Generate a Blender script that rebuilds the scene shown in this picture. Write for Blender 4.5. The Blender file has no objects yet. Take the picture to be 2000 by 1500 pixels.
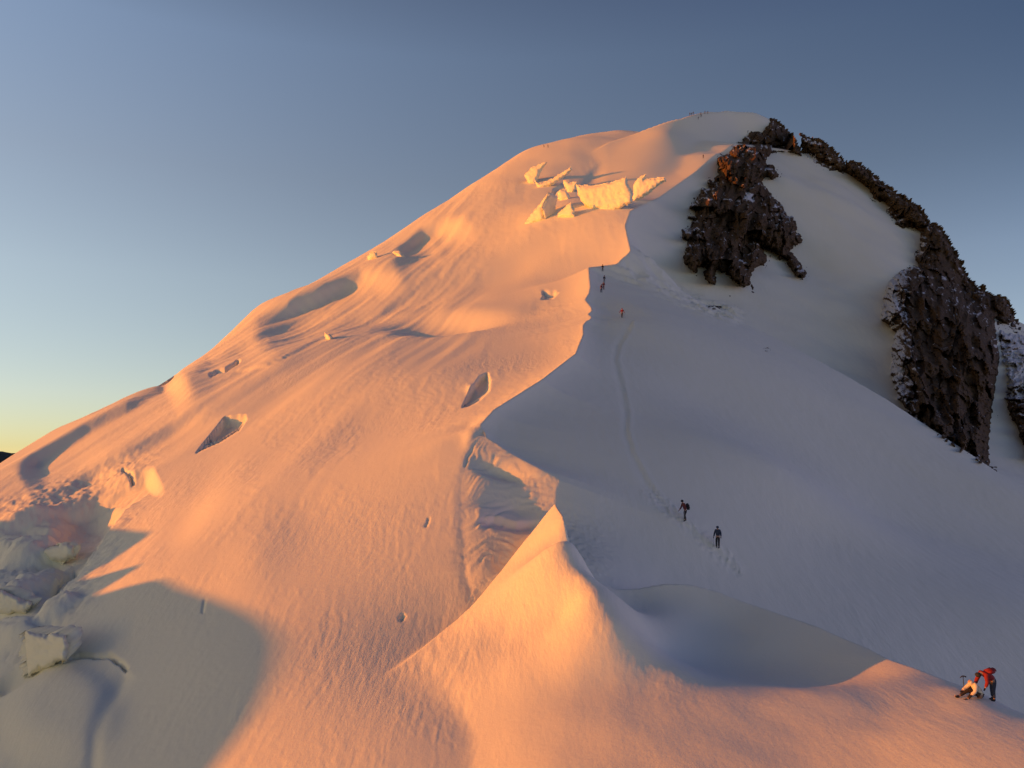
import bpy, bmesh, math, random
import numpy as np
from mathutils import Vector, Matrix

# ------------------------------------------------------------------ camera, sky, sun
SC = bpy.context.scene
COL = SC.collection
FPX, CX, HY = 1500.0, 1000.0, 870.0        # focal length in photo pixels, centre column, level line
SUN_AZ = (-0.990, -0.141)                    # horizontal direction towards the sun
SUN_EL = math.radians(3.6)

cam_d = bpy.data.cameras.new('camera')
cam = bpy.data.objects.new('camera', cam_d)
COL.objects.link(cam)
cam.location = (0, 0, 0)
cam.rotation_euler = (math.radians(90), 0, 0)
cam_d.sensor_width = 36.0
cam_d.lens = 36.0 * FPX / 2000.0
cam_d.shift_y = (HY - 750.0) / 2000.0
cam_d.clip_start = 0.5
cam_d.clip_end = 60000
SC.camera = cam

SC.view_settings.view_transform = 'Standard'
SC.view_settings.look = 'None'
SC.view_settings.exposure = 0.45
SC.view_settings.gamma = 1.0
SC.view_settings.use_curve_mapping = False

world = bpy.data.worlds.new("World")
SC.world = world
world.use_nodes = True
wn = world.node_tree
wn.nodes.clear()
def wnode(t, **k):
    n = wn.nodes.new(t)
    for a, v in k.items(): setattr(n, a, v)
    return n
def wmath(op, a, b=None, c=None, clamp=False):
    n = wnode('ShaderNodeMath', operation=op, use_clamp=clamp)
    for i, v in enumerate((a, b, c)):
        if v is None: continue
        if isinstance(v, (int, float)): n.inputs[i].default_value = v
        else: wn.links.new(v, n.inputs[i])
    return n.outputs[0]
w_out = wnode('ShaderNodeOutputWorld')
w_bg = wnode('ShaderNodeBackground')
w_sky = wnode('ShaderNodeTexSky', sky_type='NISHITA')
w_sky.sun_disc = False
w_sky.sun_elevation = SUN_EL
w_sky.sun_rotation = -math.atan2(SUN_AZ[0], SUN_AZ[1])
w_sky.altitude = 4300
w_sky.air_density = 1.0
w_sky.dust_density = 1.0
w_sky.ozone_density = 1.0
w_tc = wnode('ShaderNodeTexCoord')
w_shift = wnode('ShaderNodeVectorMath', operation='ADD')      # from 4300 m up the horizon lies a little below level
w_shift.inputs[1].default_value = (0, 0, 0.02)
wn.links.new(w_tc.outputs['Generated'], w_shift.inputs[0])
wn.links.new(w_shift.outputs[0], w_sky.inputs['Vector'])
w_sep = wnode('ShaderNodeSeparateXYZ')
wn.links.new(w_tc.outputs['Generated'], w_sep.inputs[0])
# clear high-altitude air: deeper towards the zenith and away from the sun, paler low down
def sky_ramp(stops):
    n = wnode('ShaderNodeValToRGB')
    el = n.color_ramp.elements
    for i, (p_, c_) in enumerate(stops):
        e_ = el[i] if i < 1 else (el[1] if i == 1 else el.new(p_))
        e_.position = p_; e_.color = tuple(v / 6. for v in c_) + (1,)
    wn.links.new(w_sep.outputs['Z'], n.inputs[0])
    return n.outputs[0]
SKY_SUN = [(0, (1.2, .98, .8)), (1, (.04, .13, .64)), (.06, (1.68, 1.28, 1.08)), (.2, (2.42, 1.77, 1.45)), (.32, (2.6, 1.88, 1.6)), (.45, (2.85, 2.22, 2.05)), (.65, (1.2, .95, .95))]
SKY_FAR = [(0, (1.5, 1.25, 1.15)), (1, (.04, .13, .64)), (.1, (1.62, 1.3, 1.22)), (.22, (1.5, 1.22, 1.2)), (.32, (1.0, .88, .92)), (.45, (.50, .54, .70)), (.65, (.08, .26, .86))]
SKY_GLOW = [(0, (4.5, 2.5, 1.1)), (1, (.06, .14, .58)), (.1, (6.0, 2.8, 1.2)), (.35, (6.0, 2.7, 1.35)), (.65, (2.6, 1.05, .8))]
SKY_FILL = [(0, (1.6, 1.2, 1.8)), (1, (.04, .13, .64)), (.1, (1.6, 1.2, 2.1)), (.3, (1.2, 1.0, 1.9)), (.5, (.7, .6, 1.0))]
w_az = wmath('ADD', wmath('MULTIPLY', w_sep.outputs['X'], SUN_AZ[0]), wmath('MULTIPLY', w_sep.outputs['Y'], SUN_AZ[1]))
w_t = wmath('MULTIPLY', wmath('ADD', w_az, 0.66), 0.92, clamp=True)
w_mix0 = wnode('ShaderNodeMix', data_type='RGBA')
w_mix = wnode('ShaderNodeMix', data_type='RGBA')
w_t = wmath('POWER', w_t, 0.7)
wn.links.new(w_t, w_mix0.inputs[0])
wn.links.new(sky_ramp(SKY_FAR), w_mix0.inputs[6]); wn.links.new(sky_ramp(SKY_SUN), w_mix0.inputs[7])
w_t2 = wmath('MULTIPLY', wmath('SUBTRACT', w_az, 0.45), 2.2, clamp=True)      # warm boost added off-frame towards the sun, lifts the left-hand shade
wn.links.new(w_t2, w_mix.inputs[0])
w_mixb = wnode('ShaderNodeMix', data_type='RGBA')                       # lavender fill added off-frame opposite the sun, tints the shaded right face
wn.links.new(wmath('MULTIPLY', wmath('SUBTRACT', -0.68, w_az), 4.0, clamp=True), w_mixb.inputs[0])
wn.links.new(w_mix0.outputs[2], w_mixb.inputs[6]); wn.links.new(sky_ramp(SKY_FILL), w_mixb.inputs[7])
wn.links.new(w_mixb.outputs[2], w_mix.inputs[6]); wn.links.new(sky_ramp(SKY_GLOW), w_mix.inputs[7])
w_mul = wnode('ShaderNodeMix', data_type='RGBA', blend_type='MULTIPLY')
w_mul.inputs[0].default_value = 1
wn.links.new(w_sky.outputs[0], w_mul.inputs[6]); wn.links.new(w_mix.outputs[2], w_mul.inputs[7])
w_sc = wnode('ShaderNodeVectorMath', operation='SCALE')
wn.links.new(w_mul.outputs[2], w_sc.inputs[0]); w_sc.inputs['Scale'].default_value = 6.4
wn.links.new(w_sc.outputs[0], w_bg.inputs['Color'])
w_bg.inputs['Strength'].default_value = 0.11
wn.links.new(w_bg.outputs[0], w_out.inputs['Surface'])

sun_d = bpy.data.lights.new('sun', 'SUN')
sun_d.energy = 4.2
sun_d.angle = math.radians(0.5)
sun_d.color = (1.0, 0.25, 0.0)
sun = bpy.data.objects.new('sun', sun_d)
COL.objects.link(sun)
sd = Vector((SUN_AZ[0], SUN_AZ[1], math.tan(SUN_EL))).normalized()
sun.rotation_euler = sd.to_track_quat('Z', 'Y').to_euler()

SC.cycles.max_bounces = 8
SC.cycles.diffuse_bounces = 5

# ------------------------------------------------------------------ numeric helpers
def A(l): return np.array(l, dtype=float)
def pt(px, py, Y):
    """photo pixel + distance -> point in the world (metres)"""
    return ((px - CX) / FPX * Y, Y, (HY - py) / FPX * Y)

class TPS:
    """smooth height surface through surveyed points; works on the residual over a plane"""
    def __init__(self, pts, plane=(0., 0., 0.), lam=1e-5):
        pts = A(pts)
        X = (pts[:, 0] - CX) / FPX * pts[:, 2]; Y = pts[:, 2]; Z = (HY - pts[:, 1]) / FPX * Y
        self.pl = plane
        r = (Z - (plane[0] * X + plane[1] * Y + plane[2])) / Y
        P = np.stack([X / Y, np.log(Y)], 1)
        n = len(P)
        d2 = ((P[:, None] - P[None]) ** 2).sum(-1)
        K = 0.5 * d2 * np.log(d2 + 1e-12) + lam * np.eye(n)
        Q = np.concatenate([np.ones((n, 1)), P], 1)
        M = np.block([[K, Q], [Q.T, np.zeros((3, 3))]])
        w = np.linalg.solve(M, np.concatenate([r, np.zeros(3)]))
        self.w, self.c, self.P = w[:n], w[n:], P
    def coarse(self, u, v):
        out = self.c[0] + self.c[1] * u + self.c[2] * v
        for w, p in zip(self.w, self.P):
            d2 = (u - p[0]) ** 2 + (v - p[1]) ** 2
            out += w * 0.5 * d2 * np.log(d2 + 1e-12)
        return out
    def grid(self, px, Y):
        """heights on the outer grid of columns px and distances Y"""
        u = (px - CX) / FPX; v = np.log(Y)
        cu = np.linspace(u[0], u[-1], 260); cv = np.linspace(v[0], v[-1], 260)
        CU, CV = np.meshgrid(cu, cv)
        G = self.coarse(CU, CV)
        fi = np.interp(u, cu, np.arange(260)); fj = np.interp(v, cv, np.arange(260))
        r = bicubic(G, fj, fi)
        Xg = u[None] * Y[:, None]; Yg = Y[:, None] + 0 * Xg
        return self.pl[0] * Xg + self.pl[1] * Yg + self.pl[2] + r * Yg

def bicubic(G, fj, fi):
    def w(f, n):
        i = np.clip(np.floor(f).astype(int), 0, n - 2); t = f - i
        W = [(-t**3 + 2*t**2 - t) / 2, (3*t**3 - 5*t**2 + 2) / 2, (-3*t**3 + 4*t**2 + t) / 2, (t**3 - t**2) / 2]
        return [(np.clip(i + k - 1, 0, n - 1), W[k]) for k in range(4)]
    wj, wi = w(fj, G.shape[0]), w(fi, G.shape[1])
    T = sum(G[ix] * ww[:, None] for ix, ww in wj)
    return sum(T[:, ix] * ww[None] for ix, ww in wi)

def _hash(ix, iy, seed):
    h = (ix.astype(np.int64) * 374761393 + iy.astype(np.int64) * 668265263 + seed * 2147483647) & 0xFFFFFFFF
    h = ((h ^ (h >> 13)) * 1274126177) & 0xFFFFFFFF
    h = (h ^ (h >> 16)) & 0xFFFFFFFF
    return h
def gnoise(x, y, seed=0):
    ix = np.floor(x); iy = np.floor(y); fx = x - ix; fy = y - iy
    sx = fx * fx * fx * (fx * (fx * 6 - 15) + 10); sy = fy * fy * fy * (fy * (fy * 6 - 15) + 10)
    def g(ox, oy):
        a = _hash(ix + ox, iy + oy, seed) * (2 * math.pi / 4294967296.0)
        return np.cos(a) * (fx - ox) + np.sin(a) * (fy - oy)
    return ((g(0, 0) * (1 - sx) + g(1, 0) * sx) * (1 - sy) + (g(0, 1) * (1 - sx) + g(1, 1) * sx) * sy) * 1.5
def fbm(x, y, oct=4, seed=0, gain=0.5, lac=2.03):
    s = 0; a = 1.
    for o in range(oct):
        s = s + a * gnoise(x, y, seed + o * 17); x = x * lac + 3.1; y = y * lac + 1.7; a *= gain
    return s
def ridged(x, y, oct=4, seed=0, gain=0.5):
    s = 0; a = 1.
    for o in range(oct):
        s = s + a * (1 - 2 * np.abs(gnoise(x, y, seed + o * 17))); x = x * 2.07 + 5.1; y = y * 2.07 + 2.7; a *= gain
    return s
def smin(a, b, k):
    h = np.clip(0.5 + 0.5 * (b - a) / k, 0, 1)
    return b * (1 - h) + a * h - k * h * (1 - h)
def smax(a, b, k): return -smin(-a, -b, k)
def ss(e0, e1, x):
    t = np.clip((x - e0) / (e1 - e0), 0, 1); return t * t * (3 - 2 * t)

# ------------------------------------------------------------------ surveyed lines of the mountain (photo column, row, distance in m)
CREST = [(1400,300,345),(1360,335,318),(1290,385,275),(1232,412,236),(1222,440,222),(1232,490,202),(1205,515,194),
         (1175,519,190),(1150,522,186),(1152,545,169),(1153,560,160),(1151,572,154.5),(1143,585,148),(1149,592,145),(1155,600,141),(1156,607,137.5),(1149,613,134.5),(1155,618,132),(1154,623,129.5),(1145,627,127.5),(1139,636,123.5),(1140,652,116.5),(1125,690,102),(1060,740,86),
         (965,800,74),(938,830,70)]
CREST_W = [(950,852,68),(1000,885,65),(1060,918,61.8),(1093,938,60.6),(1085,958,59.4),(1083,985,57.8),(1080,1020,55.6),(1072,1060,53),(1050,1120,49)]
LIP = [(938,830,70),(926,858,67.5),(908,900,63.5),(900,950,59.5),(901,1000,55.5),(903,1050,52),(908,1110,48.5),(920,1170,45.8),(945,1230,43)]
SIL_L = [(-400,1080,95),(-100,945,112),(0,897,120),(120,820,140),(250,762,168),(380,690,202),(450,640,225),(490,608,240),(520,592,252),
         (560,575,262),(650,530,290),(740,478,325),(800,440,345),(900,375,375),(1000,308,410),(1035,290,425),(1065,284,430),(1120,262,450),
         (1150,247,465),(1180,243,470),(1210,250,475),(1235,262,480),(1300,300,485)]
E2 = [(1180,500,215),(1250,512,212),(1330,560,203),(1420,605,195),(1500,645,188),(1600,700,175),(1690,752,163),(1780,810,152),(1860,862,141),(1950,920,131),(2020,962,123),(2300,1130,105)]
E1 = [(1130,1122,43.8),(1200,1150,44),(1250,1150,44.4),(1300,1140,44.8),(1350,1142,45),(1400,1154,44.8),(1500,1190,43),(1600,1225,40.5),(1700,1268,37.5),(1740,1288,35.7),
      (1800,1308,33.8),(1880,1338,31.8),(1940,1363,30.2),(2000,1392,28.4),(2200,1490,25),(2500,1650,23.5)]
K_EDGE = [(500,1620,33),(700,1400,37),(800,1290,39.5),(920,1185,44),(1000,1087,48.2),(1045,1032,50),(1085,983,51.5),(1120,1060,42.6)]
C_NEAR = [(1085,983,51.5),(1103,1020,46.6),(1118,1060,42.6),(1127,1095,40.8),(1136,1130,39),(1155,1165,37.3),(1200,1215,35.4),(1265,1265,34.6),(1330,1310,33.6),(1390,1342,33),(1450,1360,32.8)]
PL_L = (0.24, 0.35, -23.5)
PL_R = (-0.40, 0.42, -26.2)

L = TPS(CREST + LIP + SIL_L + [
    (500,650,330),(0,960,180),(1000,360,560),(1300,420,600),(250,840,230),(750,560,420),
    (1000,450,258),(900,500,240),(1100,400,262),(1200,340,330),(1120,330,340),(700,600,195),(700,800,90),(500,800,106),(400,950,76),(600,1000,62),
    (850,700,105),(1000,560,168),(200,1100,68),(300,1100,60),(100,980,92),
    (800,1450,31.8),(500,1300,41),(200,1400,42),(-200,1500,45),(1200,1640,24),(1000,1545,28),(1000,1398,33),(1000,1305,37.5),(700,1200,45)], PL_L)
R = TPS(CREST + CREST_W + E2 + [
    (1335,1018,61),(1400,1073,59.5),(1215,611,133),(1177,570,155),(1250,1010,59.5),(1400,800,104),(1250,800,87),(1700,1000,91),(2000,1200,67),
    (2000,1340,56),(1800,1250,57),(1600,1200,56),(1500,900,82),(1150,900,67),(2300,1500,52),(1300,1150,51),(1150,1100,49.5),(1600,1050,72)], PL_R, 2e-4)
W = TPS(CREST_W + LIP + [(930,950,59.3),(930,1000,55.4),(932,1050,51.9),(938,1110,48.1),(1040,1040,53.5),(980,1110,49),(950,1160,46.5),(1000,1000,57),(1050,960,59.5),(1000,1200,45)], (0,.33,-24))
R2 = TPS(CREST[:6] + [
    (1300,540,222),(1420,600,215),(1600,700,200),(1780,810,175),(1940,915,150),(1330,450,250),(1300,420,258),(1350,520,232),
    (1500,600,228),(1600,400,330),(1510,300,385),(1700,500,300),(1800,600,262),(1980,900,165),(1980,700,235),(1560,500,290),(2200,1000,150),(2200,800,230)]
    + [(1505,262,420),(1560,285,410),(1620,318,400),(1700,372,390),(1760,418,375),(1830,478,355),(1900,575,325),(2000,632,300),(2200,760,270)], PL_R)
SIL_R2 = [(1460,245,425),(1500,260,420),(1560,283,410),(1620,315,400),(1700,370,390),(1760,416,375),(1830,476,355),(1900,580,325),(1960,612,308),(2000,624,300),(2300,820,260)]
S = TPS([(1235,262,385),(1280,243,392),(1330,228,402),(1380,215,420),(1420,211,436),(1470,215,450),(1500,228,460),(1560,262,470),(1400,300,382),(1330,300,350),(1250,330,328),
         (1450,265,430),(1300,260,375),(1500,300,430),(1200,400,280),(1150,345,330),(1190,290,365),(1700,360,460),(1365,265,392)], (-.4, .7, -100))
SIL_S = [(1040,390,330),(1120,325,355),(1190,285,378),(1235,260,386),(1280,243,392),(1330,228,402),(1380,215,420),(1420,211,436),(1470,215,450),(1500,228,460),(1560,262,470),(1700,345,480)]
# the near shoulder, levelled on a plan lattice: distance -> heights at the listed x
NEAR_X = (-4, -2, 0, 2, 4, 6, 8, 10, 12, 14, 16, 18, 20)
NEAR_LEVELS = {
    22: (None, -13.6, -12.8, -12.1, -11.7, -11.4, -11.1, -10.8, -10.4, -9.9, -9.5, -9.2, -9.0),
    26: (None, -13.1, -12.3, -11.6, -11.25, -11.0, -10.8, -10.6, -10.35, -10.0, -9.7, -9.55, -9.6),
    29: (None, -12.75, -11.95, -11.3, -10.95, -10.75, -10.6, -10.45, -10.3, -10.2, -9.95, -9.76, -10.4),
    31: (None, -12.3, -11.5, -10.9, -10.6, -10.45, -10.35, -10.25, -10.12, -10.05, -9.9, -9.76, None),
    33: (None, -11.75, -10.98, -10.4, -10.05, -9.95, -10.1, -10.3, -10.42, -10.36, -10.05, -9.9, None),
    34.6: (None, None, None, None, None, None, None, -10.6, -10.75, -10.68, -10.3, None, None),
    37: (None, None, None, None, None, None, None, -10.75, -10.8, -10.55, -10.15, None, None)}
NEAR = [(CX + x / Y_ * FPX, HY - z / Y_ * FPX, Y_) for Y_, zs in NEAR_LEVELS.items() for x, z in zip(NEAR_X, zs) if z is not None]
F = TPS(C_NEAR[:-3] + E1 + K_EDGE[:-1] + NEAR + [
    (1330,1310,33.6),(1080,1060,46),(1000,1300,35.4),(1000,1220,39.2),(1100,1200,38),(1300,1272,36.6),(1300,1205,41.2),
    (1500,1250,39.6),(1180,1165,41.5),(1400,1220,41.8)], (0.05, 0.25, -18), 1e-4)

def curve(line, px):
    a = A(line); o = np.argsort(a[:, 0]); a = a[o]
    return np.interp(px, a[:, 0], a[:, 1]), np.interp(px, a[:, 0], a[:, 2])
def backed(Z, px, Yg, line, slope, quad=0.0, rnd=.004):
    """let a mass fall away behind its skyline"""
    py, Yc = curve(line, px)
    Zc = (HY - py) / FPX * Yc
    d = Yg - Yc[None]
    B = Zc[None] - slope * d - quad * d * np.abs(d) + np.where(d < 0, -d * 3, 0)
    k = rnd * Yc[None] + .02
    return smin(Z, B + k * .25, k)

def densify(line, n=10, jitter=0., seed=0):
    a = A(line); t = np.arange(len(a)); tt = np.linspace(0, len(a) - 1, (len(a) - 1) * n + 1)
    o = np.stack([np.interp(tt, t, a[:, k]) for k in range(a.shape[1])], 1)
    if jitter:
        o[:, 0] += jitter * fbm(tt * 2.3, 0 * tt + seed, 3, seed); o[:, 1] += jitter * fbm(tt * 2.3 + 40, 0 * tt + seed, 3, seed + 5)
    return o
def line_dist(P, Q, line):
    """signed distance (photo pixels) to a polyline, + to the left of its direction, and 0..1 along it"""
    best = np.full(P.shape, 1e9); sg = np.zeros(P.shape); tt = np.zeros(P.shape)
    a = A(line); n = len(a) - 1
    for i in range(n):
        x0, y0 = a[i][:2]; x1, y1 = a[i + 1][:2]
        dx, dy = x1 - x0, y1 - y0; l2 = dx * dx + dy * dy + 1e-9
        t = np.clip(((P - x0) * dx + (Q - y0) * dy) / l2, 0, 1)
        ex = P - (x0 + t * dx); ey = Q - (y0 + t * dy)
        d = np.sqrt(ex * ex + ey * ey); m = d < best
        best = np.where(m, d, best); sg = np.where(m, np.sign(dx * ey - dy * ex), sg); tt = np.where(m, (i + t) / n, tt)
    return -best * np.where(sg == 0, 1, sg), tt      # image y points down
def in_box(P, Q, line, pad):
    a = A(line)
    return (P > a[:, 0].min() - pad) & (P < a[:, 0].max() + pad) & (Q > a[:, 1].min() - pad) & (Q < a[:, 1].max() + pad)
def scarp(dZ, P, Q, line, w, wr, h, ends=.15, ok=None):
    """step down by h metres over w pixels on the right of the line's direction, recovering over wr"""
    m = in_box(P, Q, line, w + wr)
    if ok is not None: m &= ok
    if not m.any(): return
    a = A(line); u = a[-1] - a[0]; n = math.hypot(*u); u = u / n; v = np.array([-u[1], u[0]])     # v points to the right (rows grow downwards)
    ta = (a - a[0]) @ u / n; pa = (a - a[0]) @ v
    p, q = P[m] - a[0][0], Q[m] - a[0][1]
    t = (p * u[0] + q * u[1]) / n
    d = p * v[0] + q * v[1] - np.interp(t, ta, pa)
    prof = ss(0, w, d) * (1 - ss(w, w + wr, d))
    e = ss(0, 1, np.minimum(t, 1 - t) / max(ends, 1e-3))
    dZ[m] -= h * prof * e
def lump(dZ, P, Q, c, r, ang, h, ok=None, p=1.):
    """elliptical swelling (h > 0) or hollow at an image place"""
    ca, sa = math.cos(math.radians(ang)), -math.sin(math.radians(ang))
    x = (P - c[0]) * ca + (Q - c[1]) * sa; y = -(P - c[0]) * sa + (Q - c[1]) * ca
    g = np.exp(-((x / r[0]) ** 2 + (y / r[1]) ** 2) ** p)
    if ok is not None: g = g * ok
    dZ += h * g
def groove(dZ, P, Q, line, w, h, ok=None, jit=0., seed=1):
    line = densify(line, 6, jit, seed) if jit else line
    m = in_box(P, Q, line, w * 3)
    if ok is not None: m &= ok
    if not m.any(): return
    d, t = line_dist(P[m], Q[m], line)
    dZ[m] += h * np.exp(-(d / w) ** 2) * ss(0, .08, t) * (1 - ss(.92, 1, t))
def in_poly(P, Q, poly):
    c = np.zeros(P.shape, bool); n = len(poly)
    for i in range(n):
        x0, y0 = poly[i][:2]; x1, y1 = poly[(i + 1) % n][:2]
        if y0 == y1: continue
        c ^= ((y0 > Q) != (y1 > Q)) & (P < (x1 - x0) * (Q - y0) / (y1 - y0) + x0)
    return c
def poly_dist(P, Q, poly):
    """+ inside"""
    d, _ = line_dist(P, Q, list(poly) + [poly[0]])
    return np.where(in_poly(P, Q, poly), 1, -1) * np.abs(d)

# terrain details on the sunlit slope: (line, shade width px, recovery px, height m)
SCARPS = [
    ([(905,400),(860,420),(820,440),(780,470),(750,500)], 32, 60, 5.0, .45),
    ([(775,498),(700,515),(640,540),(560,580),(500,603),(478,622)], 40, 60, 5.6, .38),
    ([(520,640),(470,655),(400,690),(345,735)], 30, 90, 1.0, .4),
    ([(660,640),(600,672),(520,712),(460,722),(390,750)], 7, 60, .4, .3),
    ([(345,700),(300,740),(240,778),(160,820),(90,862),(20,905)], 34, 60, 2.0, .15),
    ([(420,765),(330,812),(240,868),(130,915),(60,945)], 36, 40, 1.0, .3),
    ([(1200,290),(1150,330),(1110,370)], 20, 60, .8, .5),
    ([(1340,240),(1300,290),(1240,330)], 30, 90, .8, .5),
]
def left_details(zL, px, Y, Yg, Xg):
    P = np.broadcast_to(px[None], zL.shape); Q = HY - zL / Yg * FPX
    ok = Yg < curve(SIL_L, px)[1][None] + 3
    wob = 3 * fbm(P / 130., Q / 130., 2, 3)
    P2 = P + wob; Q2 = Q + 3 * fbm(P / 130. + 9, Q / 130., 2, 4)
    dZ = np.zeros_like(zL)
    # big steps: solved on a coarser grid so that each lands where it was surveyed
    c = (slice(None, None, 3), slice(None, None, 3))
    Pc, Yc, Zc, okc = P[c], Yg[c], zL[c], ok[c]
    acc = np.zeros(Pc.shape)
    for it in range(5):
        Qc = HY - (Zc + acc) / Yc * FPX
        wb = 3 * fbm(Pc / 130., Qc / 130., 2, 3)
        new = np.zeros(Pc.shape)
        for ln, w, wr, h, e in SCARPS: scarp(new, Pc + wb, Qc - wb, ln[::-1], w, wr, h, e, okc)
        acc = acc * .35 + new * .65
    dZ += bicubic(acc, np.arange(zL.shape[0]) / 3., np.arange(zL.shape[1]) / 3.)
    Q = HY - (zL + dZ) / Yg * FPX; Q2 = Q + 2 * fbm(P / 130. + 9, Q / 130., 2, 4)
    # edge of the sunlit shoulder above the broken glacier, and the strip beyond
    scarp(dZ, P, Q, [(70,1210),(110,1165),(150,1125),(205,1050),(250,990),(300,935)][::-1], 5, 170, 2.0, .35, ok)
    scarp(dZ, P2, Q2, [(300,905),(250,925),(180,950),(100,985),(0,1035),(-120,1090)][::-1], 14, 60, 1.6, .05, ok)
    # sunken places: the crevasse with its shaded wall, a wind-scooped hollow beside the crest, a broad dish on the open slope
    for poly, depth, soft, taper in (
            ([(384,882),(440,812),(478,806),(481,814),(466,838),(430,862)], 1.5, 4, (520, 470)),
            ([(903,797),(918,765),(938,735),(952,728),(957,745),(955,765),(938,783),(915,795)], 1.0, 6, None),
            ([(1058,582),(1065,574),(1090,569),(1078,580)], .9, 3, None)):
        m = in_box(P, HY - (zL + dZ) / Yg * FPX, poly, 90) & ok
        base, acc = dZ[m], 0.
        for it in range(5):
            q = HY - (zL[m] + base + acc) / Yg[m] * FPX
            new = -depth * ss(-2, soft, poly_dist(P[m], q, poly))
            if taper: new = new * ss(taper[0], taper[1], P[m])
            acc = acc * .4 + new * .6
        dZ[m] = base + acc
    Q = HY - (zL + dZ) / Yg * FPX
    lump(dZ, P, Q, (925,766), (8,14), 45, .5, ok)
    lump(dZ, P, Q, (870,628), (100,17), 3, -3.0, ok, 1.3); lump(dZ, P, Q, (790,616), (50,9), 8, .8, ok)
    lump(dZ, P, Q, (1070,590), (70,18), 30, -.35, ok); lump(dZ, P, Q, (370,1000), (110,34), 55, -.35, ok); lump(dZ, P, Q, (1020,500), (110,30), 28, -.9, ok)
    lump(dZ, P, Q, (560,760), (170,26), 32, -.5, ok); lump(dZ, P, Q, (500,1080), (90,60), 60, .25, ok); lump(dZ, P, Q, (650,840), (160,26), 40, .3, ok)
    # small open cracks
    for ln, w, h in ([(470,706),(440,722),(410,733)], 2.5, -1.2), ([(1110,355),(1085,372),(1066,405)], 3, -1.0), ([(400,1170),(395,1200)], 3, -.1), \
                    ([(1060,572),(1085,570)], 4, -.8), ([(940,835),(925,870),(905,910)], 2.4, -.18), ([(838,1010),(832,1030)], 2, -.12), ([(780,1212),(790,1200)], 3.5, -.25), \
                    ([(150,1120),(128,1140),(100,1180)], 3.5, -.8), ([(135,1293),(165,1281),(185,1285),(215,1281),(235,1295),(252,1309)], 3.2, -1.0), \
                    ([(252,1309),(230,1350),(205,1400),(185,1450),(178,1520)], 14, -.16), ([(238,920),(256,926),(262,948)], 2.5, -1.0), \
                    ([(130,1255),(134,1275),(120,1300)], 3, -.5):
        groove(dZ, P, Q, ln, w, h, ok, 3. if w < 5 else 0., int(w * 10))
    # broken blocks low on the left
    for c, r, an, h in ((60,1080), (60,16), 25, 2.0), ((60,1150), (70,13), 30, 1.4), ((20,1060), (40,22), 10, 1.6), ((110,1200), (50,14), 35, 1.0), ((20,1250), (50,22), 20, 1.2), \
                       ((170,1000), (60,30), 20, -1.6), ((80,1010), (80,16), 15, 1.2), ((20,1190), (40,12), 25, 1.0), ((95,1110),(30,9),30,.8), ((40,1330),(50,20),30,-.8), \
                       ((90,1275), (36,30), 15, 1.0), ((110,1400), (110,90), 20, .9):
        lump(dZ, P2, Q2, c, r, an, h, ok & (P < 300), 2.)
    # wind-worked relief: long streaks and broken crust, in fixed sizes that fade with distance
    patch = ss(-.1, .5, fbm(P / 170. + 3, Q / 120., 3, 51) + .2)
    wx = Xg + .8 * fbm(Xg / 6, Yg / 9, 2, 7)
    for lam, y0, y1, amp in ((.55, 0, 75, .009), (1.3, 45, 190, .021), (3.2, 110, 520, .045)):
        wgt = ss(y0, y0 * 1.5 + 1, Yg) * (1 - ss(y1 * .7, y1, Yg)) if y0 else (1 - ss(y1 * .7, y1, Yg))
        dZ += wgt * amp * fbm(wx / lam, Yg / (16 * lam), 3, 11 + int(lam * 10)) * (.25 + .9 * patch)
        dZ += wgt * amp * .8 * ridged(Xg / lam + .3 * Yg / lam, Yg / (2.2 * lam), 3, 21) * patch
    dZ += .16 * fbm(Xg / 22, Yg / 40, 2, 31) * np.clip(Yg / 80, .4, 3)
    dZ += .42 * ss(80, 150, Yg) * fbm((Xg - .22 * Yg) / 9, Yg / 90, 3, 33) * (1 - ss(330, 400, Yg)) * ss(980, 860, P)
    # broken icefall texture low on the left
    ice = ss(330, 230, P + .45 * (Q - 930)) * ss(950, 1010, Q + .35 * P) * ss(1330, 1270, Q)
    dZ += ice * (.22 * ridged(Xg / 6., Yg / 4., 3, 61) + .15 * fbm(Xg, Yg, 3, 62))
    return zL + np.where(ok, dZ, 0)
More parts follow.
